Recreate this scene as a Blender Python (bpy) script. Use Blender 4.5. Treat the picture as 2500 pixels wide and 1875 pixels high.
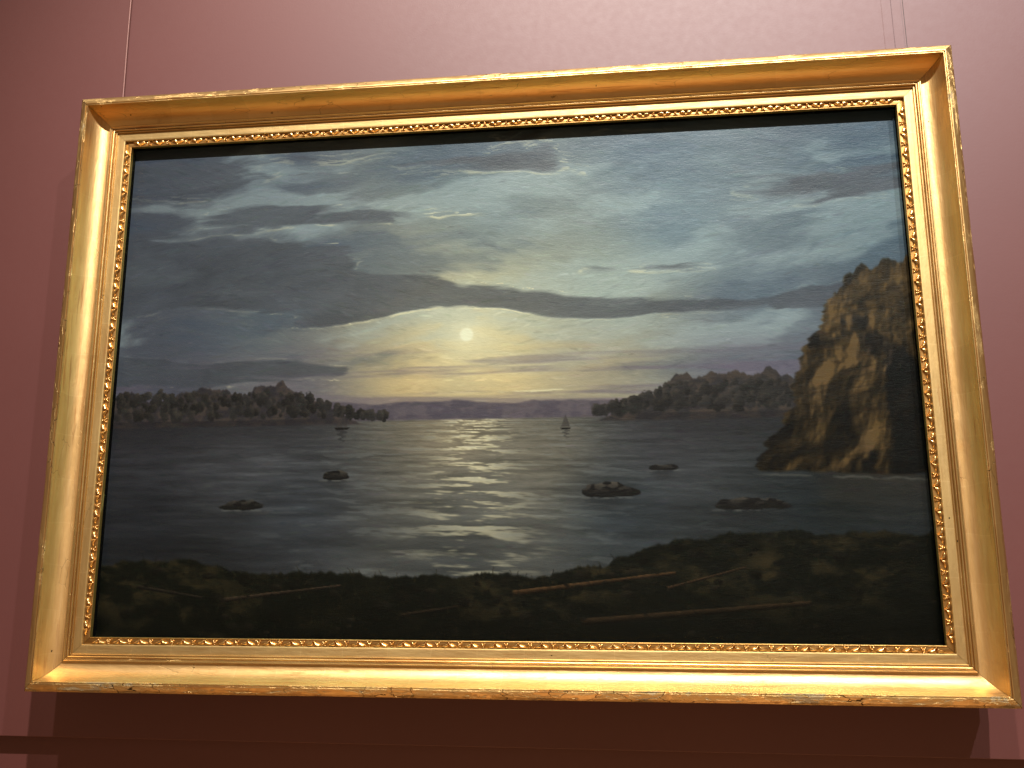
import bpy, bmesh, math, random
import numpy as np
from mathutils import Matrix, Vector, noise as mnoise

for o in list(bpy.data.objects):
    bpy.data.objects.remove(o, do_unlink=True)
scene = bpy.context.scene
COL = scene.collection
R = math.radians
CZ = 1.90            # height of the picture's centre above the floor
# world axes: x right, y into the wall, z up; y = 0 is the sight edge of the frame
WALL_Y = 0.080       # face of the wall panel
LOW_Y = 0.111        # face of the wall below the panel's lower edge
LEDGE_Z = CZ - 0.684

# ------------------------------------------------------------------ camera
cam = bpy.data.cameras.new('camera'); cam_o = bpy.data.objects.new('camera', cam); COL.objects.link(cam_o)
cam.sensor_width = 36.0; cam.lens = 36.0 * 2067.8 / 2500.0
cam.clip_start = 0.05; cam.clip_end = 100
rt = Vector((0.9939157, 0.1101086, -0.00277219)); up = Vector((0.02290033, -0.18196426, 0.98303844)); fw = Vector((-0.10773655, 0.97712082, 0.18337866))
cam_o.matrix_world = Matrix(((rt.x, up.x, -fw.x, 0.2014), (rt.y, up.y, -fw.y, -1.5411), (rt.z, up.z, -fw.z, CZ - 0.3169), (0, 0, 0, 1)))
scene.camera = cam_o

# ------------------------------------------------------------------ light: dim gallery air and ceiling spots on a track, plus an added downlight
world = bpy.data.worlds.new('World'); scene.world = world; world.use_nodes = True
bg = world.node_tree.nodes['Background']; bg.inputs['Color'].default_value = (1.0, 0.70, 0.47, 1); bg.inputs['Strength'].default_value = 0.265
def spot(x, out, h, aim, power, colour, size, blend, radius=0.055):
    l = bpy.data.lights.new('track_or_added_spot', 'SPOT'); o = bpy.data.objects.new('track_or_added_spot', l); COL.objects.link(o)
    o.location = (x, -out, CZ + h)
    d = Vector((aim[0], 0, CZ + aim[1])) - o.location if aim else Vector((0, 0, -1))
    o.rotation_euler = d.to_track_quat('-Z', 'Y').to_euler()
    l.energy = power; l.color = colour; l.spot_size = R(size); l.spot_blend = blend; l.shadow_soft_size = radius
spot(-0.30, 3.5, 4.0, (0.06, 0.80), 1350, (1.0, 0.93, 0.86), 37, 1.0)
spot(1.15, 3.5, 4.0, (0.15, -0.50), 1640, (1.0, 0.93, 0.87), 50, 0.7)
spot(2.60, 3.5, 4.0, (0.85, -0.10), 700, (0.90, 0.95, 1.0), 50, 0.7)
spot(0.30, 1.60, 4.0, None, 2150, (1.0, 0.84, 0.62), 46, 0.8)       # added unseen downlight: lights the floor for the gilding to reflect
scene.view_settings.view_transform = 'Standard'; scene.view_settings.look = 'None'
scene.view_settings.exposure = 0.0; scene.view_settings.gamma = 1.0; scene.view_settings.use_curve_mapping = False
scene.render.engine = 'CYCLES'
cy = scene.cycles; cy.max_bounces = 5; cy.diffuse_bounces = 3; cy.glossy_bounces = 3; cy.transparent_max_bounces = 6; cy.caustics_reflective = False

# ------------------------------------------------------------------ helpers
def tag(o, label=None, cat=None, group=None, kind=None):
    if label: o['label'] = label
    if cat: o['category'] = cat
    if group: o['group'] = group
    if kind: o['kind'] = kind
    return o
def link(name, me, mat, parent=None):
    o = bpy.data.objects.new(name, me); COL.objects.link(o)
    if mat is not None and len(me.materials) == 0: me.materials.append(mat)
    if parent is not None: o.parent = parent
    return o
class NT:
    """small node-tree writer"""
    def __init__(s, name):
        s.mat = bpy.data.materials.new(name); s.mat.use_nodes = True; s.t = s.mat.node_tree
        s.b = s.t.nodes['Principled BSDF']; s.out = s.t.nodes['Material Output']
    def n(s, typ, **kw):
        nd = s.t.nodes.new(typ)
        for k, v in kw.items():
            if k.startswith('i_'): nd.inputs[k[2:].replace('_', ' ')].default_value = v
            else: setattr(nd, k, v)
        return nd
    def l(s, a, b): s.t.links.new(a, b)
    def coord(s, scale=(1, 1, 1), which='Object'):
        tc = s.n('ShaderNodeTexCoord'); mp = s.n('ShaderNodeMapping'); mp.inputs['Scale'].default_value = scale
        s.l(tc.outputs[which], mp.inputs['Vector']); return mp.outputs['Vector']
    def noise(s, vec, scale, detail=4, rough=.55, dist=0):
        nd = s.n('ShaderNodeTexNoise'); nd.inputs['Scale'].default_value = scale; nd.inputs['Detail'].default_value = detail
        nd.inputs['Roughness'].default_value = rough; nd.inputs['Distortion'].default_value = dist
        s.l(vec, nd.inputs['Vector']); return nd.outputs['Fac']
    def ramp(s, fac, stops):
        nd = s.n('ShaderNodeValToRGB'); e = nd.color_ramp.elements
        while len(e) < len(stops): e.new(.5)
        for i, (p, c) in enumerate(stops):
            e[i].position = p; e[i].color = c if len(c) == 4 else (*c, 1)
        s.l(fac, nd.inputs['Fac']); return nd.outputs['Color']
    def mixc(s, fac, a, b):
        nd = s.n('ShaderNodeMix', data_type='RGBA')
        for sock, v in ((nd.inputs['Factor'], fac), (nd.inputs[6], a), (nd.inputs[7], b)):
            if hasattr(v, 'links') or hasattr(v, 'is_linked'): s.l(v, sock)
            else: sock.default_value = v if not isinstance(v, tuple) or len(v) == 4 else (*v, 1)
        return nd.outputs[2]
    def math(s, op, a, b=0.0):
        nd = s.n('ShaderNodeMath', operation=op)
        for i, v in enumerate((a, b)):
            if hasattr(v, 'is_linked'): s.l(v, nd.inputs[i])
            else: nd.inputs[i].default_value = v
        return nd.outputs[0]
    def bump(s, h, strength, dist, prev=None):
        nd = s.n('ShaderNodeBump'); nd.inputs['Strength'].default_value = strength; nd.inputs['Distance'].default_value = dist
        s.l(h, nd.inputs['Height'])
        if prev is not None: s.l(prev, nd.inputs['Normal'])
        return nd.outputs['Normal']
def g(v): return (v, v, v)

# ------------------------------------------------------------------ materials
def mat_wall():
    m = NT('rose_paint'); v = m.coord()
    big = m.noise(v, 1.7, 5); fine = m.noise(v, 260, 3); mid = m.noise(v, 60, 3)
    c = m.mixc(m.ramp(big, [(.3, g(0)), (.7, g(1))]), (0.090, 0.0265, 0.0232), (0.099, 0.0295, 0.0260))
    m.l(c, m.b.inputs['Base Color'])
    m.l(m.ramp(mid, [(.2, g(.52)), (.8, g(.56))]), m.b.inputs['Roughness'])
    m.b.inputs['Specular IOR Level'].default_value = .54
    m.l(m.bump(mid, .02, .002, m.bump(fine, .12, .0006)), m.b.inputs['Normal'])
    return m.mat
def mat_gold(name, wear, rough=.33, grime=.35, base=(0.68, 0.455, 0.190), vary=.5, stains=()):
    """water gilding: leaf over red bole over gesso; wear rubs through to bole and gesso"""
    m = NT(name); v = m.coord(); tc = m.n('ShaderNodeTexCoord')
    oi = m.n('ShaderNodeObjectInfo')
    off = m.n('ShaderNodeVectorMath', operation='MULTIPLY_ADD')
    comb = m.n('ShaderNodeCombineXYZ'); m.l(m.math('MULTIPLY', oi.outputs['Random'], 37.0), comb.inputs[0]); m.l(m.math('MULTIPLY', oi.outputs['Random'], 11.0), comb.inputs[2])
    add = m.n('ShaderNodeVectorMath', operation='ADD'); m.l(tc.outputs['Object'], add.inputs[0]); m.l(comb.outputs[0], add.inputs[1]); P = add.outputs[0]
    def stretch(sx, sy, sz):
        mp = m.n('ShaderNodeMapping'); mp.inputs['Scale'].default_value = (sx, sy, sz); m.l(P, mp.inputs['Vector']); return mp.outputs['Vector']
    long_ = stretch(.18, 1, 1)
    blot = m.noise(stretch(.35, 1, 1), 13, 5, .6)
    streak = m.noise(stretch(.05, 1, 1), 260, 3, .6)
    c = m.mixc(m.ramp(blot, [(.30, g(0)), (.72, g(1))]), tuple(base[i] * (1 - .22 * vary * (1, 1.25, 1.5)[i]) for i in range(3)), base)
    c = m.mixc(m.math('MULTIPLY', m.ramp(streak, [(.45, g(0)), (.75, g(1))]), .35 * vary), c, (0.80, 0.62, 0.34, 1))
    # laps between the squares of leaf, and bole showing where it is rubbed
    sx = m.n('ShaderNodeSeparateXYZ'); m.l(P, sx.inputs[0])
    cell = m.math('ADD', m.math('MULTIPLY', sx.outputs[0], 12.4), m.math('MULTIPLY', m.noise(stretch(1, 1, 1), 9, 2), .35))
    wn_ = m.n('ShaderNodeTexWhiteNoise', noise_dimensions='1D'); m.l(m.math('FLOOR', cell), wn_.inputs['W'])
    c = m.mixc(m.math('MULTIPLY', wn_.outputs['Value'], .20), c, (0.44, 0.255, 0.085, 1))
    lap = m.math('LESS_THAN', m.math('FRACT', cell), .022)
    c = m.mixc(m.math('MULTIPLY', lap, .13), c, (0.80, 0.62, 0.32, 1))
    rub = m.math('MULTIPLY', m.ramp(m.noise(stretch(.045, 1, 1), 170, 4, .6), [(.56, g(0)), (.66, g(1))]), m.ramp(m.noise(stretch(.5, 1, 1), 8, 3), [(.44, g(0)), (.62, g(1))]))
    c = m.mixc(m.math('MULTIPLY', rub, .72), c, (0.36, 0.15, 0.05, 1))
    # grime in patches and pin-prick specks
    gr = m.ramp(m.noise(stretch(.5, 1, 1), 34, 6, .7), [(.58, g(0)), (.74, g(1))])
    c = m.mixc(m.math('MULTIPLY', gr, grime), c, (0.24, 0.105, 0.025, 1))
    vo = m.n('ShaderNodeTexVoronoi', feature='F1'); vo.inputs['Scale'].default_value = 55; m.l(stretch(.7, 1, 1), vo.inputs['Vector'])
    sep = m.n('ShaderNodeSeparateColor'); m.l(vo.outputs['Color'], sep.inputs[0])
    pick = m.math('GREATER_THAN', sep.outputs[0], .93); dot = m.math('LESS_THAN', m.math('ADD', vo.outputs['Distance'], m.math('MULTIPLY', m.noise(P, 420, 2), .12)), .125)
    speck = m.math('MULTIPLY', pick, dot)
    c = m.mixc(speck, c, (0.05, 0.032, 0.014, 1))
    for (sx, sz, sr) in stains:      # old brown smudges
        mp = m.n('ShaderNodeMapping'); mp.inputs['Location'].default_value = (-sx / sr / 1.6, 0, -sz / sr); mp.inputs['Scale'].default_value = (1 / sr / 1.6, 0, 1 / sr); m.l(tc.outputs['Object'], mp.inputs['Vector'])
        ln = m.n('ShaderNodeVectorMath', operation='LENGTH'); m.l(mp.outputs[0], ln.inputs[0])
        f = m.ramp(m.math('ADD', ln.outputs['Value'], m.math('MULTIPLY', m.noise(P, 160, 4, .7), 1.3)), [(.75, g(.75)), (1.45, g(0))])
        c = m.mixc(f, c, (0.17, 0.085, 0.025, 1))
    # wear
    wn = m.noise(stretch(.30, 1, 1), 34, 7, .68, .6)
    loss = m.ramp(wn, [(.70 - .22 * wear, g(0)), (.745 - .22 * wear, g(1))])
    deep = m.ramp(wn, [(.78 - .20 * wear, g(0)), (.81 - .20 * wear, g(1))])
    c = m.mixc(m.math('MULTIPLY', loss, .80), c, (0.50, 0.345, 0.14, 1))
    c = m.mixc(m.math('MULTIPLY', deep, .85), c, (0.27, 0.215, 0.125, 1))
    cr = m.n('ShaderNodeTexVoronoi', feature='DISTANCE_TO_EDGE'); cr.inputs['Scale'].default_value = 48
    wob = m.n('ShaderNodeVectorMath', operation='ADD'); nz = m.n('ShaderNodeTexNoise'); nz.inputs['Scale'].default_value = 30; nz.inputs['Detail'].default_value = 4
    m.l(long_, nz.inputs['Vector']); sc = m.n('ShaderNodeVectorMath', operation='SCALE'); sc.inputs['Scale'].default_value = .03; m.l(nz.outputs['Color'], sc.inputs[0])
    m.l(stretch(.35, 1, 1), wob.inputs[0]); m.l(sc.outputs[0], wob.inputs[1]); m.l(wob.outputs[0], cr.inputs['Vector'])
    crack = m.math('MULTIPLY', m.math('LESS_THAN', cr.outputs['Distance'], .011), m.ramp(m.noise(stretch(.4, 1, 1), 17, 3), [(.60 - .14 * wear, g(0)), (.66 - .14 * wear, g(1))]))
    c = m.mixc(m.math('MULTIPLY', crack, min(1, .25 + wear)), c, (0.06, 0.035, 0.012, 1))
    m.l(c, m.b.inputs['Base Color'])
    met = m.math('SUBTRACT', 1.0, m.math('MULTIPLY', deep, .7)); m.l(met, m.b.inputs['Metallic'])
    rg = m.math('ADD', m.math('ADD', m.math('MULTIPLY', blot, .16), rough - .08), m.math('ADD', m.math('MULTIPLY', gr, .14), m.math('MULTIPLY', loss, .14)))
    m.l(rg, m.b.inputs['Roughness'])
    b1 = m.bump(streak, .32, .0006); b2 = m.bump(m.noise(stretch(.3, 1, 1), 110, 5), .38, .0018, b1)
    b3 = m.bump(m.math('SUBTRACT', m.math('MULTIPLY', loss, -.6), m.math('ADD', deep, crack)), min(1., .25 + .6 * wear), .0009, b2)
    m.l(b3, m.b.inputs['Normal'])
    return m.mat
def mat_canvas():
    m = NT('oil_on_canvas'); at = m.n('ShaderNodeVertexColor', layer_name='paint')
    v = m.coord((1, 1, 1))
    sv = m.coord((1, 1, 4.5))
    cr = m.noise(v, 700, 2); br = m.noise(sv, 75, 5, .65, .8); wv = m.noise(m.coord((.6, 1, 1.6)), 6, 3)
    m.l(at.outputs['Color'], m.b.inputs['Base Color'])
    m.l(m.ramp(br, [(.25, g(.28)), (.8, g(.46))]), m.b.inputs['Roughness'])
    m.b.inputs['Specular IOR Level'].default_value = .19
    n1 = m.bump(cr, .05, .0005); n2 = m.bump(br, .28, .0014, n1); n3 = m.bump(wv, .40, .006, m.bump(at.outputs['Color'], .35, .0022, n2))
    m.l(n3, m.b.inputs['Normal']); return m.mat
def mat_plain(name, col, rough, spec=.4, metal=0.0, nscale=90, namp=.25):
    m = NT(name); v = m.coord(); f = m.noise(v, nscale, 4)
    m.l(m.mixc(m.ramp(f, [(.3, g(0)), (.7, g(1))]), tuple(c * (1 - namp) for c in col), col), m.b.inputs['Base Color'])
    m.b.inputs['Roughness'].default_value = rough; m.b.inputs['Metallic'].default_value = metal; m.b.inputs['Specular IOR Level'].default_value = spec
    return m.mat
def mat_glazing():
    m = NT('coated_glazing'); t = m.t
    tr = m.n('ShaderNodeBsdfTransparent'); tr.inputs['Color'].default_value = (.97, .985, .975, 1)
    gl = m.n('ShaderNodeBsdfGlossy'); gl.inputs['Color'].default_value = (.55, 1.0, .74, 1); gl.inputs['Roughness'].default_value = .02
    fr = m.n('ShaderNodeFresnel'); fr.inputs['IOR'].default_value = 1.12
    mx = m.n('ShaderNodeMixShader'); m.l(fr.outputs[0], mx.inputs[0]); m.l(tr.outputs[0], mx.inputs[1]); m.l(gl.outputs[0], mx.inputs[2])
    m.l(mx.outputs[0], m.out.inputs['Surface']); t.nodes.remove(m.b); return m.mat

M_WALL = mat_wall()
M_RIM = mat_gold('gilt_rim', .60, .38, .40)
M_RIMW = mat_gold('gilt_rim_scuffed', 1.0, .42, .45)
M_COVE = mat_gold('gilt_cove', .14, .50, .40, vary=.8)
M_COVE_LIT = mat_gold('gilt_cove_smudged_lit', .14, .46, .35, (0.84, 0.52, 0.185), .8, stains=((.118, .540, .011), (-.455, .541, .006), (.20, .552, .004)))  # smudged top cove; base colour raised to paint in its warm reflected light
M_BEAD = mat_gold('gilt_bead', .18, .36, .40)
M_FRIEZE = mat_gold('gilt_frieze', .02, .54, .20, (0.50, 0.36, 0.155), .5)
M_GROUND = mat_gold('dark_gilt_ground', .05, .42, .7, (0.46, 0.26, 0.08))  # darker gold base that sets off the raised ornament
M_ORN = mat_gold('gilt_ornament', .05, .26, .35, (0.72, 0.48, 0.20))
M_CANVAS = mat_canvas(); M_BLACK = mat_plain('black_spacer', (.004, .004, .0045), 1.0, .0)
M_WOOD = mat_plain('raw_wood', (.10, .06, .03), .8)
M_WIRE = mat_plain('steel_wire', (.06, .045, .04), .5, .5, .6); M_WIRE_P = mat_plain('painted_cord', (.26, .12, .10), .5, .4)
M_GLAZ = mat_glazing()

# ------------------------------------------------------------------ setting: wall panel and the recessed wall below it
def box_mesh(name, x0, x1, y0, y1, z0, z1, bevel=0.0):
    bm = bmesh.new(); bmesh.ops.create_cube(bm, size=1)
    for v in bm.verts:
        v.co = Vector((x0 if v.co.x < 0 else x1, y0 if v.co.y < 0 else y1, z0 if v.co.z < 0 else z1))
    if bevel: bmesh.ops.bevel(bm, geom=list(bm.edges), offset=bevel, segments=3, affect='EDGES', profile=.5)
    me = bpy.data.meshes.new(name); bm.to_mesh(me); bm.free(); return me
tag(link('wall', box_mesh('wall', -4, 4, WALL_Y, WALL_Y + .10, LEDGE_Z, 4.6, .0012), M_WALL), kind='structure')
tag(link('lower_wall', box_mesh('lower_wall', -4, 4, LOW_Y, LOW_Y + .069, 0, LEDGE_Z - .0005), M_WALL), kind='structure')
M_FLOOR = mat_plain('added_oak_floor', (.46, .27, .12), .45, .4, 0, 9, .3)
tag(link('floor', box_mesh('floor', -4, 4, -5, LOW_Y, -.10, -.001), M_FLOOR), kind='structure')  # unseen floor, added to give the gilding something warm to reflect

PAINT_GAIN = (0.48, 0.53, 0.60)
# PAINT-BEGIN
def paint_canvas(NU, NV, seed=7):
    """A generic moonlit coast in oils, returned as sRGB colours (NV, NU, 3), row 0 at the top."""
    rng = np.random.default_rng(seed)
    U, V = np.meshgrid(((np.arange(NU) + .5) / NU).astype(np.float32), ((np.arange(NV) + .5) / NV).astype(np.float32))
    A = 1.56

    def vnoise(x, y, s):
        g = np.random.default_rng(s).random((256, 256), dtype=np.float32).ravel()
        x = np.asarray(x, np.float32); y = np.asarray(y, np.float32)
        if x.shape != y.shape: x, y = np.broadcast_arrays(x, y)
        xf = np.floor(x); yf = np.floor(y); fx = x - xf; fy = y - yf
        xi = xf.astype(np.int32); yi = yf.astype(np.int32)
        fx = fx * fx * (3 - 2 * fx); fy = fy * fy * (3 - 2 * fy)
        x0 = xi & 255; x1 = (xi + 1) & 255; y0 = (yi & 255) << 8; y1 = ((yi + 1) & 255) << 8
        a = g.take(y0 + x0); a += (g.take(y0 + x1) - a) * fx
        c = g.take(y1 + x0); c += (g.take(y1 + x1) - c) * fx
        return a + (c - a) * fy

    def fbm(x, y, s, octv=5, gain=.5):
        t = 0; a = 1; n = 0
        for k in range(octv):
            t = t + a * vnoise(x * 2 ** k + 17.3 * k, y * 2 ** k + 9.1 * k, s + k); n += a; a *= gain
        return t / n

    def sm(a, b, x):
        t = np.clip((x - a) / (b - a), 0, 1); return t * t * (3 - 2 * t)

    def mix(c1, c2, m):
        return c1 + (np.asarray(c2, float) - c1) * m[..., None]

    def field(samples, p=2.6):
        num = np.zeros((NV, NU, 3)); den = np.zeros((NV, NU))
        for (u, v, r, g, b) in samples:
            w = 1 / (((U - u) * A) ** 2 + ((V - v) * 1.15) ** 2 + .004) ** (p / 2)
            num += w[..., None] * np.array([r, g, b]); den += w
        return num / den[..., None]
    # ---- sky
    sky = field([(.02, .03, 70, 72, 82), (.2, .05, 86, 92, 102), (.45, .04, 92, 106, 114), (.7, .05, 94, 110, 122),
                 (.97, .05, 72, 90, 104), (.05, .25, 80, 82, 90), (.25, .22, 112, 118, 122), (.5, .2, 130, 140, 140),
                 (.72, .22, 124, 140, 146), (.97, .25, 84, 100, 110), (.05, .42, 88, 90, 98), (.2, .4, 112, 116, 116),
                 (.36, .36, 150, 150, 138), (.5, .34, 176, 176, 152), (.64, .34, 160, 166, 150), (.82, .36, 118, 130, 136),
                 (.97, .42, 96, 104, 112), (.08, .53, 92, 88, 98), (.24, .53, 122, 112, 116), (.40, .50, 224, 188, 128),
                 (.5, .50, 236, 200, 136), (.62, .49, 186, 168, 136), (.8, .52, 118, 114, 122), (.97, .54, 96, 96, 106),
                 (.47, .43, 226, 212, 166)])
    mu, mv = .462, .425
    dm = np.sqrt(((U - mu) * A) ** 2 + ((V - mv) * 1.25) ** 2)
    sky = mix(sky, (244, 224, 172), .70 * np.exp(-(dm / .15) ** 2))
    wx = fbm(U * 3 * A, V * 5, 40) - .5; wy = fbm(U * 3 * A + 5, V * 5 + 3, 50) - .5
    # thin veils high up
    veil = fbm(U * 3.2 * A + wx * 1.2, V * 13 + U * 2 + wy * 1.5, 60, 6, .55)
    sky = mix(sky, (186, 196, 188), .42 * sm(.52, .72, veil) * (1 - sm(.42, .55, V)))
    sky = mix(sky, (74, 84, 98), .40 * sm(.50, .30, veil) * (1 - sm(.45, .58, V)))
    # heavy banks of cloud
    k = 1.0 + .55 * V
    cn = fbm(U * 1.45 * A + wx * .9 + 11.7, V * 10.5 * k + wy * 1.0 + 4.4, 70, 7, .53)
    bias = .17 * np.exp(-((V - .165 - .10 * (U - .3)) / .03) ** 2) * sm(.02, .2, U) * sm(.66, .45, U) \
        + .17 * np.exp(-((V - .315 + .05 * (U - .3)) / .045) ** 2) * sm(.50, .30, U) + .10 * np.exp(-((V - .30 + .12 * (U - .7)) / .03) ** 2) * sm(.44, .6, U) * sm(.86, .72, U) \
        + .06 * np.exp(-((V - .47) / .022) ** 2) * sm(.44, .2, U) - .16 * np.exp(-(dm / .06) ** 2) - .040 + .03 * sm(.5, .1, U)
    cv = cn + bias
    gy, gx = np.gradient(cv); ex = (U - mu) * A; ey = V - mv
    fc = (gx * ex + gy * ey) / (np.hypot(gx, gy) * np.hypot(ex, ey) + 1e-9)
    body = sm(.555, .63, cv); rim = sm(.525, .56, cv) * (1 - sm(.56, .59, cv))
    near = np.exp(-(dm / .40) ** 2)
    brk = sm(.34, .62, fbm(U * 16 * A, V * 30, 77, 4, .6))
    sky = mix(sky, (246, 230, 184), rim * (.16 + .84 * near) * sm(-.3, .7, fc) * brk)
    shade = 70 + 26 * fbm(U * 8 * A + wx * 3, V * 20, 80, 5, .6)
    cl = np.stack([shade * 1.0, shade * 1.02, shade * 1.09], -1) + near[..., None] * np.array([18, 14, 6.])
    sky = sky + (cl - sky) * (body * .80)[..., None]
    low = fbm(U * 2.2 * A + 9, V * 46, 90, 4)
    sky = mix(sky, (118, 104, 116), .55 * sm(.5, .66, low) * sm(.43, .5, V))
    disc = 1 - sm(.0095, .0165, np.sqrt(((U - mu) * A) ** 2 + (V - mv) ** 2))
    sky = mix(sky, (255, 250, 218), disc * .92)
    sky = mix(sky, (255, 240, 196), .5 * np.exp(-(dm / .035) ** 2))
    # ---- sea
    hz = .585
    sea = field([(.03, .62, 72, 70, 74), (.2, .64, 92, 90, 92), (.45, .62, 168, 150, 122), (.55, .66, 140, 130, 112),
                 (.7, .64, 84, 82, 84), (.95, .66, 62, 64, 66), (.05, .78, 52, 52, 56), (.25, .76, 76, 78, 82),
                 (.47, .75, 122, 118, 108), (.65, .76, 66, 72, 76), (.9, .78, 44, 50, 52), (.1, .95, 34, 33, 34),
                 (.45, .86, 84, 84, 82), (.8, .9, 34, 36, 36)])
    dist = np.clip(V - hz, .004, 1)
    rip = fbm(U * 5 * A / (.25 + dist * 2.2), 5.5 * np.log(dist * 60 + 1) * 3, 110, 5, .6)
    sea = sea * (1 + .55 * (rip - .5))[..., None]
    gl = fbm(U * 9 * A / (.3 + dist * 2.2) + 4, 7 * np.log(dist * 60 + 1) * 3, 130, 4, .62)
    col = np.exp(-((U - mu - .01) / (.035 + dist * .16)) ** 2)
    sea = sea * .92
    sea = mix(sea, (250, 232, 186), np.clip(sm(.46, .66, gl) * col * (1.15 - dist * 2.2), 0, 1))
    sea = mix(sea, (142, 142, 136), .34 * sm(.58, .7, gl) * np.exp(-((U - mu) / .28) ** 2))
    img = np.where((V < hz)[..., None], sky, sea)

    # ---- far shores, low wooded hills either side of the open water
    def ridge(top, bot, colour, colour2, s, tex=.3, keep=None):
        nonlocal img
        m = sm(-.0025, .0025, V - top) * (1 - sm(-.003, .003, V - bot))
        if keep is not None: m = m * keep
        t = fbm(U * 60 * A, V * 70, s, 4)
        c = np.asarray(colour, float) + (np.asarray(colour2, float) - np.asarray(colour, float)) * sm(.35, .7, t)[..., None]
        img = img + (c - img) * m[..., None]
    tree = lambda s, f: fbm(U[:1] * f, U[:1] * 0 + 3, s, 5, .62)
    openl = sm(.36, .22, U); openr = sm(.60, .74, U)
    ridge(hz - .03 - .02 * (tree(150, 14) - .5) + 0 * V, hz + .006 + 0 * V, (98, 88, 94), (112, 100, 102), 160)
    ridge(hz - .062 * openl + .060 * (tree(170, 40) - .45) * openl + .02 * (1 - openl), hz + .012 + 0 * V, (62, 56, 58), (84, 72, 66), 180)
    ridge(hz - .070 * openr + .060 * (tree(190, 36) - .45) * openr + .02 * (1 - openr), hz + .014 + 0 * V, (60, 55, 55), (82, 70, 62), 200)
    cr = np.random.default_rng(seed + 5)
    for i in range(760):
        lft = i % 2; u = cr.random() * .36 if lft else .62 + cr.random() * .27
        ex = float(sm(.36, .22, np.float32(u)) if lft else sm(.60, .74, np.float32(u)))
        v = hz - .004 - ex * (.004 + .058 * cr.random()); r = .0035 + .0065 * cr.random()
        x0, x1 = max(0, int((u - 2 * r) * NU)), min(NU, int((u + 2 * r) * NU) + 2); y0, y1 = max(0, int((v - 2.4 * r) * NV)), min(NV, int((v + 2.4 * r) * NV) + 2)
        uu = (U[y0:y1, x0:x1] - u) * A / r; vv2 = (V[y0:y1, x0:x1] - v) / (r * (1 + .5 * cr.random()))
        q = uu ** 2 + vv2 ** 2 + 1.2 * (fbm(U[y0:y1, x0:x1] * 320, V[y0:y1, x0:x1] * 240, 165, 2) - .5)
        mm = 1 - sm(.65, 1.0, q); sd = np.sign(mu - u)
        c = np.array([52, 48, 46.]) * (.75 + .4 * cr.random()) + np.clip(-.6 * vv2 + .5 * uu * sd, 0, 1.2)[..., None] * np.array([44, 36, 26.]) * (.4 + .6 * cr.random())
        if v > hz - .004 - ex * .05: img[y0:y1, x0:x1] += (c - img[y0:y1, x0:x1]) * (mm * .9)[..., None]
    # reflections of the shores
    rr = sm(hz + .10, hz + .01, V) * (V > hz) * np.maximum(openl, openr) * (.62 + .5 * (rip - .5))
    img = mix(img, (44, 40, 42), np.clip(rr, 0, 1) * .8)
    # ---- a bare rocky headland closing the view on the right
    e = .905 + .035 * (fbm(V * 34, V * 0 + 6, 215, 4, .6) - .5) + .075 * (fbm(V * 9, V * 0 + 1, 210, 5, .6) - .5) - .09 * sm(.40, .72, V)
    top = .335 + .05 * (fbm(U * 60, U * 0 + 5, 225, 3, .6) - .5) + .10 * (fbm(U * 16, U * 0 + 2, 220, 5, .6) - .5) - .55 * (U - .9)
    m = sm(-.003, .003, U - e) * sm(-.004, .004, V - top) * (1 - sm(-.004, .004, V - (.70 + .06 * (U - .9) + .012 * (fbm(U * 30, U * 0, 230) - .5))))
    st = fbm(U * 26 * A + wx * 5, V * 9 + U * 6, 240, 6, .6); fac = fbm(U * 11 * A, V * 7, 250, 5, .55)
    face = sm(.44, .54, fac - .5 * (U - .93))
    rock = np.array([40, 33, 28.]) + (np.array([150, 116, 70.]) - np.array([46, 38, 32.])) * (face * (.45 + .9 * (st - .25)))[..., None]
    fis = np.abs(fbm(U * 34 * A + V * 6, V * 7 - U * 5, 260, 5, .6) - .5)
    ledg = np.abs(fbm(U * 6 * A, V * 30 + U * 8, 270, 4, .6) - .5)
    rock = rock * (.80 + .20 * sm(.0, .10, fis))[..., None] * (.82 + .20 * sm(.0, .08, ledg))[..., None]
    for fq, sd, am in ((7, 281, .5), (17, 285, .42), (38, 291, .34)):      # broken planes at several sizes
        pl = fbm(U * fq * A + V * fq * .35 + wx * 2, V * fq * .62 - U * fq * .3, sd, 3, .5); gx_ = np.gradient(pl, axis=1) * NU / fq; gy_ = np.gradient(pl, axis=0) * NV / fq
        rock = rock * np.clip(1 - am * (np.tanh(gx_ * 1.1) * .8 + np.tanh(gy_ * 1.1) * .5), .3, 1.6)[..., None]
    rock = rock * (1 - .35 * sm(.5, .72, V))[..., None]
    img = img + (np.clip(rock * np.minimum(.74, 112 / np.maximum(rock.max(-1, keepdims=True), 1)), 16, 130) - img) * m[..., None]
    cr_ = sm(.86, .90, U) * sm(.84, .70, V) * (V > .70 + .06 * (U - .9)) * (.55 + .9 * (rip - .4))
    img = mix(img, (62, 50, 36), np.clip(cr_, 0, 1) * .6)
    img = mix(img, (120, 116, 104), np.exp(-((V - .708 - .06 * (U - .9) - .008 * (fbm(U * 60, U * 0, 233) - .5)) / .0022) ** 2) * sm(.80, .83, U) * .5 * sm(.4, .6, fbm(U * 50, U * 0 + 2, 235)))
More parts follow.
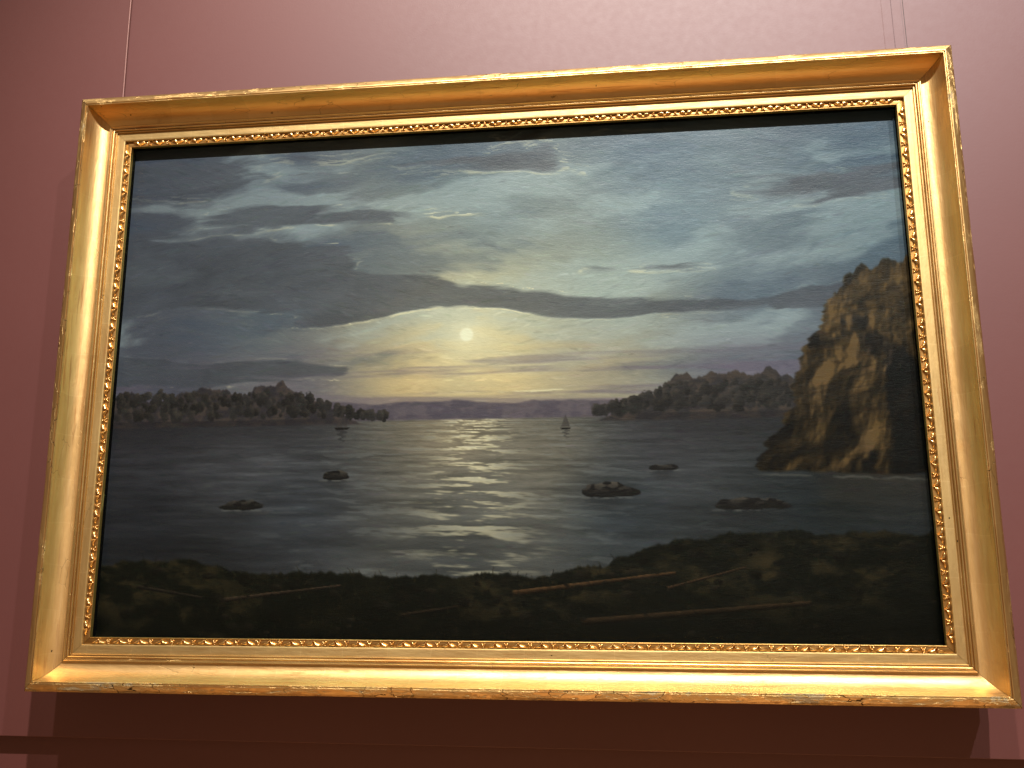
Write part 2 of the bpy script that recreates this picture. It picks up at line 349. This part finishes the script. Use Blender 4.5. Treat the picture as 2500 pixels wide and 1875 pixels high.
    # ---- rocks in the shallows
    for (u, v, w, h, s) in ((.30, .70, .020, .014, 1), (.635, .735, .034, .020, 2), (.70, .69, .018, .009, 3), (.18, .755, .03, .016, 4), (.80, .76, .045, .018, 5)):
        q = ((U - u) / w) ** 2 + ((V - v) / h) ** 2 * np.where(V > v, 8, 1) + 1.1 * (fbm(U * 90, V * 60, 300 + s, 3) - .5)
        mm = 1 - sm(.8, 1.05, q)
        fa = fbm(U * 120, V * 150, 360 + s, 3); topl = np.clip((v - V) / h, 0, 1)
        c = np.array([34, 31, 30.]) + (topl * sm(.42, .6, fa))[..., None] * np.array([62, 56, 46.])
        img = img + (c - img) * mm[..., None]
        rf = np.exp(-((U - u) / (w * .8)) ** 2) * sm(v + h * 2.6, v + h * .3, V) * (V > v + h * .3) * (.5 + .9 * (rip - .3))
        img = mix(img, (40, 39, 40), np.clip(rf, 0, 1) * .65)
        img = mix(img, (150, 146, 134), (1 - mm) * np.exp(-((V - v - h * .38) / .0022) ** 2) * np.exp(-((U - u) / (w * 1.1)) ** 4) * .45 * sm(.35, .6, fa))
    # ---- dark bank in front
    bank = .885 - .085 * sm(.50, .86, U) - .055 * sm(.30, .0, U) * sm(-.1, .2, U) + .05 * (fbm(U * 7, U * 0, 320, 5, .6) - .5) \
        + .016 * (fbm(U * 70, U * 0, 330, 4, .7) - .5)
    m = sm(-.003, .004, V - bank)
    g = fbm(U * 22 * A, V * 40, 340, 5, .62); g2 = fbm(U * 5 * A + 3, V * 9, 350, 4)
    soil = np.array([20, 19, 15.]) + (np.array([62, 50, 34.]) - np.array([20, 19, 15.])) * (sm(.42, .74, g) * (.25 + .9 * sm(.4, .7, g2)))[..., None]
    soil = soil * (1 - .45 * sm(.88, 1.0, V) - .25 * sm(.75, 1, U))[..., None] + np.array([0, 2, 0.])
    img = img + (soil - img) * m[..., None]
    # ---- driftwood, stones and rank grass on the bank
    def log(u0, v0, u1, v1, w0, w1, c):
        nonlocal img
        dx, dy = (u1 - u0) * A, v1 - v0; L = math.hypot(dx, dy)
        t = ((U - u0) * A * dx + (V - v0) * dy) / (L * L); d = ((V - v0) * dx - (U - u0) * A * dy) / L
        ww = (w0 + (w1 - w0) * t) * (.8 + .5 * fbm(t * 9, t * 0 + u0, 420, 3))
        mm = sm(-.01, .01, t) * sm(1.01, .99, t) * (1 - sm(.8, 1.1, np.abs(d) / ww))
        lit = np.clip(.62 - .5 * d / ww, .25, 1.1) * (.75 + .5 * fbm(t * 60, d * 260, 430, 3))
        img = img + (np.asarray(c, float) * lit[..., None] - img) * mm[..., None]
    for a in ((.52, .915, .71, .878, .0050, .0028, (96, 70, 46)), (.60, .965, .86, .930, .0060, .0040, (66, 50, 34)), (.16, .93, .31, .902, .0040, .0022, (78, 62, 48)),
              (.70, .905, .79, .868, .0026, .0014, (84, 62, 44)), (.05, .905, .135, .925, .0034, .0020, (60, 50, 40)), (.385, .955, .47, .935, .0030, .0018, (58, 46, 34))): log(*a)
    sr = np.random.default_rng(seed + 2)
    for i in range(260):
        u = sr.random(); b0 = bank[0, int(u * (NU - 1))] if bank.ndim == 2 else .88
        v = b0 + .012 + (1 - b0) * sr.random() ** 1.5 * .85; r = .0020 + .0090 * sr.random() ** 3
        x0, x1 = max(0, int((u - 3 * r) * NU)), min(NU, int((u + 3 * r) * NU) + 2); y0, y1 = max(0, int((v - 3 * r) * NV)), min(NV, int((v + 3 * r) * NV) + 2)
        if x1 <= x0 or y1 <= y0: continue
        uu = (U[y0:y1, x0:x1] - u) / r; vv2 = (V[y0:y1, x0:x1] - v) / (r * (.7 + .4 * sr.random()))
        q = uu ** 2 * (.7 + .5 * sr.random()) + vv2 ** 2
        mm = 1 - sm(.7, 1.15, q); c = (18 + 30 * sr.random() ** 2) * np.array([1.12, .96, .74]) * np.clip(.75 - .45 * vv2 - .25 * uu * np.sign(u - mu), .25, 1.4)[..., None]
        img[y0:y1, x0:x1] += (c - img[y0:y1, x0:x1]) * (mm * .7)[..., None]
    for i in range(520):
        u = sr.random(); b0 = bank[0, int(u * (NU - 1))]; v = b0 + .004 + sr.random() ** 2 * .10; h = .004 + .013 * sr.random() ** 2; lean = sr.normal(0, .35)
        n_ = int(h * NV) + 1
        for k2 in range(n_):
            y = int((v - h * k2 / n_) * NV); x = int((u + lean * h * (k2 / n_) ** 1.6 / A) * NU)
            if 0 <= y < NV and 0 <= x < NU:
                gcol = np.array([58, 52, 34.]) * (.45 + .7 * sr.random()) if i % 3 else np.array([16, 16, 12.])
                img[y, x] += (gcol - img[y, x]) * .7
    # ---- two small sails far out
    for (u, v, s_) in ((.305, .606, .030), (.585, .612, .022)):
        uu = (U - u) * A / s_; vv2 = (V - v) / s_
        sail = ((vv2 < -.12) & (vv2 > -1.25) & (uu > -.38 * (1.25 + vv2)) & (uu < .04)) | ((vv2 < -.16) & (vv2 > -1.0) & (uu > .07) & (uu < .07 + .34 * (1.0 + vv2)))
        hull = (vv2 > -.1) & (vv2 < .06) & (np.abs(uu) < .55 - 1.2 * (vv2 + .1))
        img[sail] = img[sail] * .35 + np.array([74, 66, 62.]) * .65; img[hull] = np.array([36, 31, 30.])
        ref = (vv2 > .06) & (vv2 < .9) & (np.abs(uu + .15 * np.sin(vv2 * 22)) < .32 * (1 - vv2)); img[ref] = img[ref] * .62 + np.array([40, 37, 38.]) * .38
    # ---- laid on with the brush: short strokes that pick up and drag the colour below
    base = img.copy()
    n = 9500
    us = rng.random(n); vs = rng.random(n) ** 1.12
    for i in range(n):
        v0 = vs[i]; u0 = us[i]
        x = int(u0 * NU); y = int(v0 * NV)
        big = 1.0 if v0 < hz else .8
        if v0 > .86: big = .55
        if abs(u0 - mu) < .05 and abs(v0 - mv) < .04: continue
        L = int(big * (4 + 13 * rng.random())); hw = .8 + 1.0 * rng.random()
        a = rng.normal(0, .16) + (.25 * math.sin(u0 * 9 + v0 * 14) if v0 < .45 else 0)
        ca, sa = math.cos(a), math.sin(a)
        x0, x1 = max(0, x - L), min(NU, x + L + 1); y0, y1 = max(0, y - 4), min(NV, y + 5)
        yy, xx = np.mgrid[y0:y1, x0:x1]
        p = (xx - x) * ca + (yy - y) * sa; q = -(xx - x) * sa + (yy - y) * ca
        w = np.clip(1 - (p / L) ** 2, 0, 1) * np.clip(1.4 - (q / hw) ** 2, 0, 1)
        c = base[min(y, NV - 1), min(x, NU - 1)]
        patch = img[y0:y1, x0:x1]
        ref = base[y0:y1, x0:x1]
        sim = np.exp(-(np.abs(ref - c).sum(-1) / 34) ** 2)
        c = c * (1 + rng.normal(0, .05)) + rng.normal(0, 1.6, 3)
        img[y0:y1, x0:x1] = patch + (c - patch) * (np.clip(w, 0, 1) * sim * .62)[..., None]
    img = img * (1 + .035 * (fbm(U * 130, V * 420, 400, 3) - .5) + .03 * (fbm(U * 300, V * 300, 410, 2) - .5))[..., None]
    return np.clip(img, 4, 252) / 255.0
# PAINT-END
# ------------------------------------------------------------------ the framed painting
SW, SH = 1.520, 0.978          # sight size
PD = 0.019                     # canvas lies this far behind the sight edge
frame = bpy.data.objects.new('framed_painting', None); COL.objects.link(frame); frame.location = (0, 0, CZ)
tag(frame, 'large oil painting of a moonlit coast in a wide gilded wooden frame', 'painting')

# profile of the moulding: (w outward from the sight edge, d forward)
def arc(cx, cy, rx, ry, a0, a1, n):
    return [(cx + rx * math.cos(R(a0 + (a1 - a0) * i / n)), cy + ry * math.sin(R(a0 + (a1 - a0) * i / n))) for i in range(n + 1)]
P_STRIP = [(0.0, -.006), (0.0, .0016)] + arc(.0009, .0016, .0009, .0009, 180, 40, 4) + [(.0017, .0020), (.0019, .0006), (.0060, .0014), (.0100, .0008), (.0117, .0004), (.0119, -.002)]
P_FRIEZE = [(.0121, -.001), (.0127, .0058), (.0131, .0064)] + [(.0135 + .0150 * i / 6, .0066 + .0006 * i / 6) for i in range(7)] + [(.0288, .0069)]
P_BEAD = [(.0286, .0066), (.0289, .0102), (.0294, .0107), (.0309, .0108), (.0313, .0103), (.0314, .0096), (.0319, .0096)] \
    + arc(.0341, .0118, .0021, .0030, 190, 20, 8) + [(.0363, .0122), (.0364, .0150), (.0369, .0156), (.0388, .0158), (.0392, .0164), (.0396, .0172), (.0410, .0174), (.0415, .0170), (.0417, .0160), (.0417, .0128)]
P_COVE = [(.0416, .0128), (.0430, .0130)] + [(.0430 + .0284 * math.sin(R(t)), .0130 + .0395 * (1 - math.cos(R(t)))) for t in np.linspace(4, 88, 22)] + [(.0716, .0520)]
P_RIM = [(.0714, .0510), (.0716, .0524), (.0720, .0529), (.0731, .0529), (.0735, .0525), (.0736, .0513), (.0742, .0513), (.0744, .0528), (.0749, .0535), (.0762, .0537),
         (.0772, .0533), (.0800, .0522), (.0828, .0510), (.0850, .0499), (.0864, .0490), (.0872, .0478), (.0875, .0470), (.0882, .0466), (.0892, .0458), (.0902, .0444), (.0908, .0425), (.0910, .0390),
         (.0910, .0300), (.0900, .0280), (.0900, .0000), (.0900, -.0450), (.0700, -.0450), (.0200, -.0450)]

def sweep(name, prof, half, off, step, disp=None, caps=False):
    """rail along local x, mitred: half length grows with w; local z = off + w (outward), local y = -d"""
    nx = int(2 * half / step); verts = []; faces = []; npf = len(prof)
    for i in range(nx + 1):
        s = -1 + 2 * i / nx
        for (w, d) in prof:
            x = s * (half + w - .0004); ww, dd = w, d
            if disp: ww, dd = disp(x, w, d)
            verts.append((x, -dd, off + ww))
    for i in range(nx):
        a = i * npf; b = a + npf
        for k in range(npf - 1): faces.append((a + k, a + k + 1, b + k + 1, b + k))
    me = bpy.data.meshes.new(name); me.from_pydata(verts, [], faces); me.update()
    me.polygons.foreach_set('use_smooth', np.ones(len(me.polygons), dtype=bool))
    me.set_sharp_from_angle(angle=R(38)); return me
def wobble(seed, amp):
    def f(x, w, d):
        n = mnoise.noise(Vector((x * 7 + seed * 3.1, w * 25, seed))); n2 = mnoise.noise(Vector((x * 40, w * 90, seed + 5)))
        return w + amp * .5 * n, d + amp * (n + .35 * n2)
    return f
def rimdisp(seed, amp, chip):
    wb = wobble(seed, amp)
    def f(x, w, d):
        w2, d2 = wb(x, w, d)
        if .0785 < w < .0909 and d > .04:
            c = mnoise.fractal(Vector((x * 22 + seed * 7, w * 160, seed * 2)), .9, 2.2, 4)
            t = min(1, max(0, (c - .18) / .10)); d2 -= chip * t * (.7 + .5 * mnoise.noise(Vector((x * 300, w * 500, 0))))
            e = mnoise.noise(Vector((x * 60 + seed, 4.2, seed)))
            w2 += -.35 * chip * max(0, e - .25) * (1 if w > .085 else 0)
            d2 += .12 * chip * mnoise.noise(Vector((x * 190, w * 260, seed)))
        return w2, d2
    return f
SIDES = [(SW / 2, SH / 2, 0, .0006, 'pale gilded top rail catching the light'), (SW / 2, SH / 2, 180, .0016, 'scuffed bottom rail with flaking gilding along its edge'),
         (SH / 2, SW / 2, 90, .0010, None), (SH / 2, SW / 2, -90, .0009, None)]
for si, (half, off, ang, chip, lab) in enumerate(SIDES):
    rot = Matrix.Rotation(R(ang), 4, 'Y')
    rail = link('rail', sweep('rail', P_RIM, half, off, .003, rimdisp(si + 1, .00022, chip)), M_RIMW if si == 1 else M_RIM, frame)
    rail.matrix_local = rot
    if lab: rail['label'] = lab
    link('cove', sweep('cove', P_COVE, half, off, .006, wobble(si + 11, .00030)), M_COVE_LIT if si == 0 else M_COVE, rail)
    link('bead_moulding', sweep('bead_moulding', P_BEAD, half, off, .006, wobble(si + 21, .00016)), M_BEAD, rail)
    link('frieze', sweep('frieze', P_FRIEZE, half, off, .012, wobble(si + 31, .00020)), M_FRIEZE, rail)

# ---- carved sight-edge ornament: leaf, flower, leaf, flower ...
def dome(name, outline, centre, h, rings, crease=0.0, lift=0.0):
    """domed relief from an outline in (u, w); height along -y"""
    verts = []; faces = []; n = len(outline)
    for r in range(rings):
        f = 1 - r / rings; z = h * math.sqrt(max(0, 1 - f * f))
        for (u, w) in outline:
            uu = centre[0] + (u - centre[0]) * f; wv = centre[1] + (w - centre[1]) * f
            verts.append((uu, -(lift + z - crease * math.exp(-(uu / .0012) ** 2)), wv))
    verts.append((centre[0], -(lift + h - crease), centre[1]))
    for r in range(rings - 1):
        for k in range(n):
            a = r * n + k; b = r * n + (k + 1) % n
            faces.append((a, b, b + n, a + n))
    t = len(verts) - 1
    for k in range(n): faces.append(((rings - 1) * n + k, (rings - 1) * n + (k + 1) % n, t))
    return verts, faces
def join(parts):
    v = []; f = []
    for (vv, ff) in parts:
        o = len(v); v += vv; f += [tuple(i + o for i in q) for q in ff]
    return v, f
def to_mesh(name, vf):
    me = bpy.data.meshes.new(name); me.from_pydata(vf[0], [], vf[1]); me.update()
    bm = bmesh.new(); bm.from_mesh(me); bmesh.ops.recalc_face_normals(bm, faces=bm.faces); bm.to_mesh(me); bm.free()
    me.polygons.foreach_set('use_smooth', np.ones(len(me.polygons), dtype=bool)); me.set_sharp_from_angle(angle=R(50)); return me
def ell(cu, cw, ru, rw, n=10, a=0):
    o = []
    for k in range(n):
        t = 2 * math.pi * k / n; x = ru * math.cos(t); y = rw * math.sin(t)
        o.append((cu + x * math.cos(a) - y * math.sin(a), cw + x * math.sin(a) + y * math.cos(a)))
    return o
def leaf_mesh(j):
    rr = random.Random(j)
    half = [(0, .0014), (.0012, .0022), (.0030, .0034), (.0062, .0052), (.0100, .0068), (.0134, .0083), (.0142, .0098), (.0122, .0111), (.0070, .0117), (.0020, .0113), (.0003, .0104)]
    half = [(u * (1 + rr.uniform(-.04, .04)), w + rr.uniform(-.00015, .00015)) for u, w in half]; half[0] = (0, half[0][1])
    right = dome('leaf', half, (.0055, .0088), .0050, 4, 0, .0008)
    left = dome('leaf', [(-u, w) for u, w in half], (-.0055, .0088), .0050, 4, 0, .0008)
    tip = dome('leaf', ell(0, .0034, .0016, .0018, 8), (0, .0034), .0040, 3, 0, .0008)
    return to_mesh('leaf', join([right, left, tip]))
def flower_mesh(j):
    rr = random.Random(100 + j)
    ps = [dome('p', ell(-.0024, .0040, .0027, .0018, 10, .55), (-.0024, .0040), .0036, 3, 0, .0010), dome('p', ell(.0024, .0040, .0027, .0018, 10, -.55), (.0024, .0040), .0036, 3, 0, .0010),
          dome('p', ell(0, .0066, .0017, .0026, 10), (0, .0066), .0044, 3, 0, .0010), dome('p', ell(-.0020, .0072, .0010, .0030, 8, .35), (-.0020, .0072), .0034, 3, 0, .0010),
          dome('p', ell(.0020, .0072, .0010, .0030, 8, -.35), (.0020, .0072), .0034, 3, 0, .0010), dome('p', ell(0, .0103, .0024, .0015, 10), (0, .0103), .0036, 3, 0, .0008)]
    ps = [([(x + rr.uniform(-.0001, .0001), y + rr.uniform(-.00015, .00015), z) for x, y, z in v], f) for v, f in ps]
    return to_mesh('flower', join(ps))
LEAVES = [leaf_mesh(j) for j in range(4)]; FLOWERS = [flower_mesh(j) for j in range(4)]
for me in LEAVES + FLOWERS: me.materials.append(M_ORN)
rnd = random.Random(3)
for si, (half, off, ang, chip, lab) in enumerate(SIDES):
    strip = link('ornament_strip', sweep('ornament_strip', P_STRIP, half, off, .012, wobble(si + 41, .00012)), M_GROUND, frame)
    strip.matrix_local = Matrix.Rotation(R(ang), 4, 'Y')
    n = round(2 * half / .0408); pitch = 2 * (half + .003) / n
    for k in range(n):
        u = -half - .003 + pitch * (k + .5)
        for nm, lib, du in (('leaf', LEAVES, 0), ('flower', FLOWERS, pitch / 2)):
            if nm == 'flower' and k == n - 1: continue
            o = bpy.data.objects.new(nm, rnd.choice(lib)); COL.objects.link(o); o.parent = strip
            o.location = (u + du + rnd.uniform(-.0004, .0004), rnd.uniform(-.0002, .0002), off + rnd.uniform(-.00015, .00015))
            o.scale = (rnd.uniform(.97, 1.03) * pitch / .0408, rnd.uniform(.9, 1.1), 1)
            o.rotation_euler = (0, rnd.uniform(-.03, .03), 0)

# ---- black spacer between glazing and canvas
e = .0022
ring = lambda w, y: [(-SW / 2 - w, y, SH / 2 + w), (SW / 2 + w, y, SH / 2 + w), (SW / 2 + w, y, -SH / 2 - w), (-SW / 2 - w, y, -SH / 2 - w)]
vv = ring(e, .0045) + ring(e, PD + .004) + ring(e + .012, PD + .004) + ring(e + .012, .0045)
ff = [(r * 4 + k, r * 4 + (k + 1) % 4, ((r + 1) % 4) * 4 + (k + 1) % 4, ((r + 1) % 4) * 4 + k) for r in range(4) for k in range(4)]
me = bpy.data.meshes.new('spacer'); me.from_pydata(vv, [], ff); me.update(); link('spacer', me, M_BLACK, frame)
gw = .004
link('glazing', box_mesh('glazing', -SW / 2 - gw + .0025, SW / 2 + gw - .0025, .0062, .0064, -SH / 2 - gw + .0025, SH / 2 + gw - .0025), M_GLAZ, frame)

# ---- the canvas itself: relief-free grid coloured by the painter above
NU, NV = 1040, 670
img = paint_canvas(NU, NV)
lin = np.where(img <= .04045, img / 12.92, ((img + .055) / 1.055) ** 2.4) ** 1.12 * np.array(PAINT_GAIN)
cw, ch = SW / 2 + e - .0004, SH / 2 + e - .0004
ux, vz = np.meshgrid(np.linspace(-cw, cw, NU), np.linspace(ch, -ch, NV))
co = np.stack([ux, np.full_like(ux, PD) - .0012 * np.sin((ux / cw + 1) * math.pi / 2) * np.sin((vz / ch + 1) * math.pi / 2), vz], -1).reshape(-1, 3)
idx = np.arange(NU * NV).reshape(NV, NU)
q = np.stack([idx[:-1, :-1], idx[1:, :-1], idx[1:, 1:], idx[:-1, 1:]], -1).reshape(-1, 4)
me = bpy.data.meshes.new('canvas'); me.vertices.add(len(co)); me.vertices.foreach_set('co', co.ravel().astype(np.float32))
me.loops.add(q.size); me.loops.foreach_set('vertex_index', q.ravel().astype(np.int32))
me.polygons.add(len(q)); me.polygons.foreach_set('loop_start', np.arange(0, q.size, 4, dtype=np.int32)); me.polygons.foreach_set('use_smooth', np.ones(len(q), dtype=bool))
me.update(calc_edges=True); me.validate()
ca = me.color_attributes.new('paint', 'FLOAT_COLOR', 'POINT')
ca.data.foreach_set('color', np.concatenate([lin.reshape(-1, 3), np.ones((NU * NV, 1))], 1).ravel().astype(np.float32))
cv = link('canvas', me, M_CANVAS, frame); cv['label'] = 'painted canvas: moon over a calm bay below dusky clouds, dark bank in front'

# ------------------------------------------------------------------ hanging cords
def tube(name, pts, r, mat, seg=8):
    verts = []; faces = []
    for i, p in enumerate(pts):
        a = Vector(pts[max(0, i - 1)]); b = Vector(pts[min(len(pts) - 1, i + 1)]); t = (b - a).normalized()
        s = t.cross(Vector((0, 1, 0))).normalized(); u = s.cross(t)
        for k in range(seg):
            c = Vector(p) + r * (math.cos(2 * math.pi * k / seg) * s + math.sin(2 * math.pi * k / seg) * u); verts.append(c[:])
    for i in range(len(pts) - 1):
        for k in range(seg): faces.append((i * seg + k, i * seg + (k + 1) % seg, (i + 1) * seg + (k + 1) % seg, (i + 1) * seg + k))
    me = bpy.data.meshes.new(name); me.from_pydata(verts, [], faces); me.update()
    me.polygons.foreach_set('use_smooth', np.ones(len(me.polygons), dtype=bool)); return link(name, me, mat)
def wire(x, y, dx, r, mat, label):
    pts = [(x + dx * t + .0004 * math.sin(t * 31), y + .0004 * math.cos(t * 23), CZ + .50 + 2.2 * t) for t in np.linspace(0, 1, 60)]
    return tag(tube('hanging_wire', pts, r, mat), label, 'wire', 'wires the painting hangs from')
wire(-.8375, WALL_Y - .006, -.006, .0014, M_WIRE_P, 'thin pinkish hanging wire above the left end of the gilded frame')
wire(.8035, WALL_Y - .046, -.014, .0006, M_WIRE, 'thin dark hanging wire above the right end of the gilded frame')
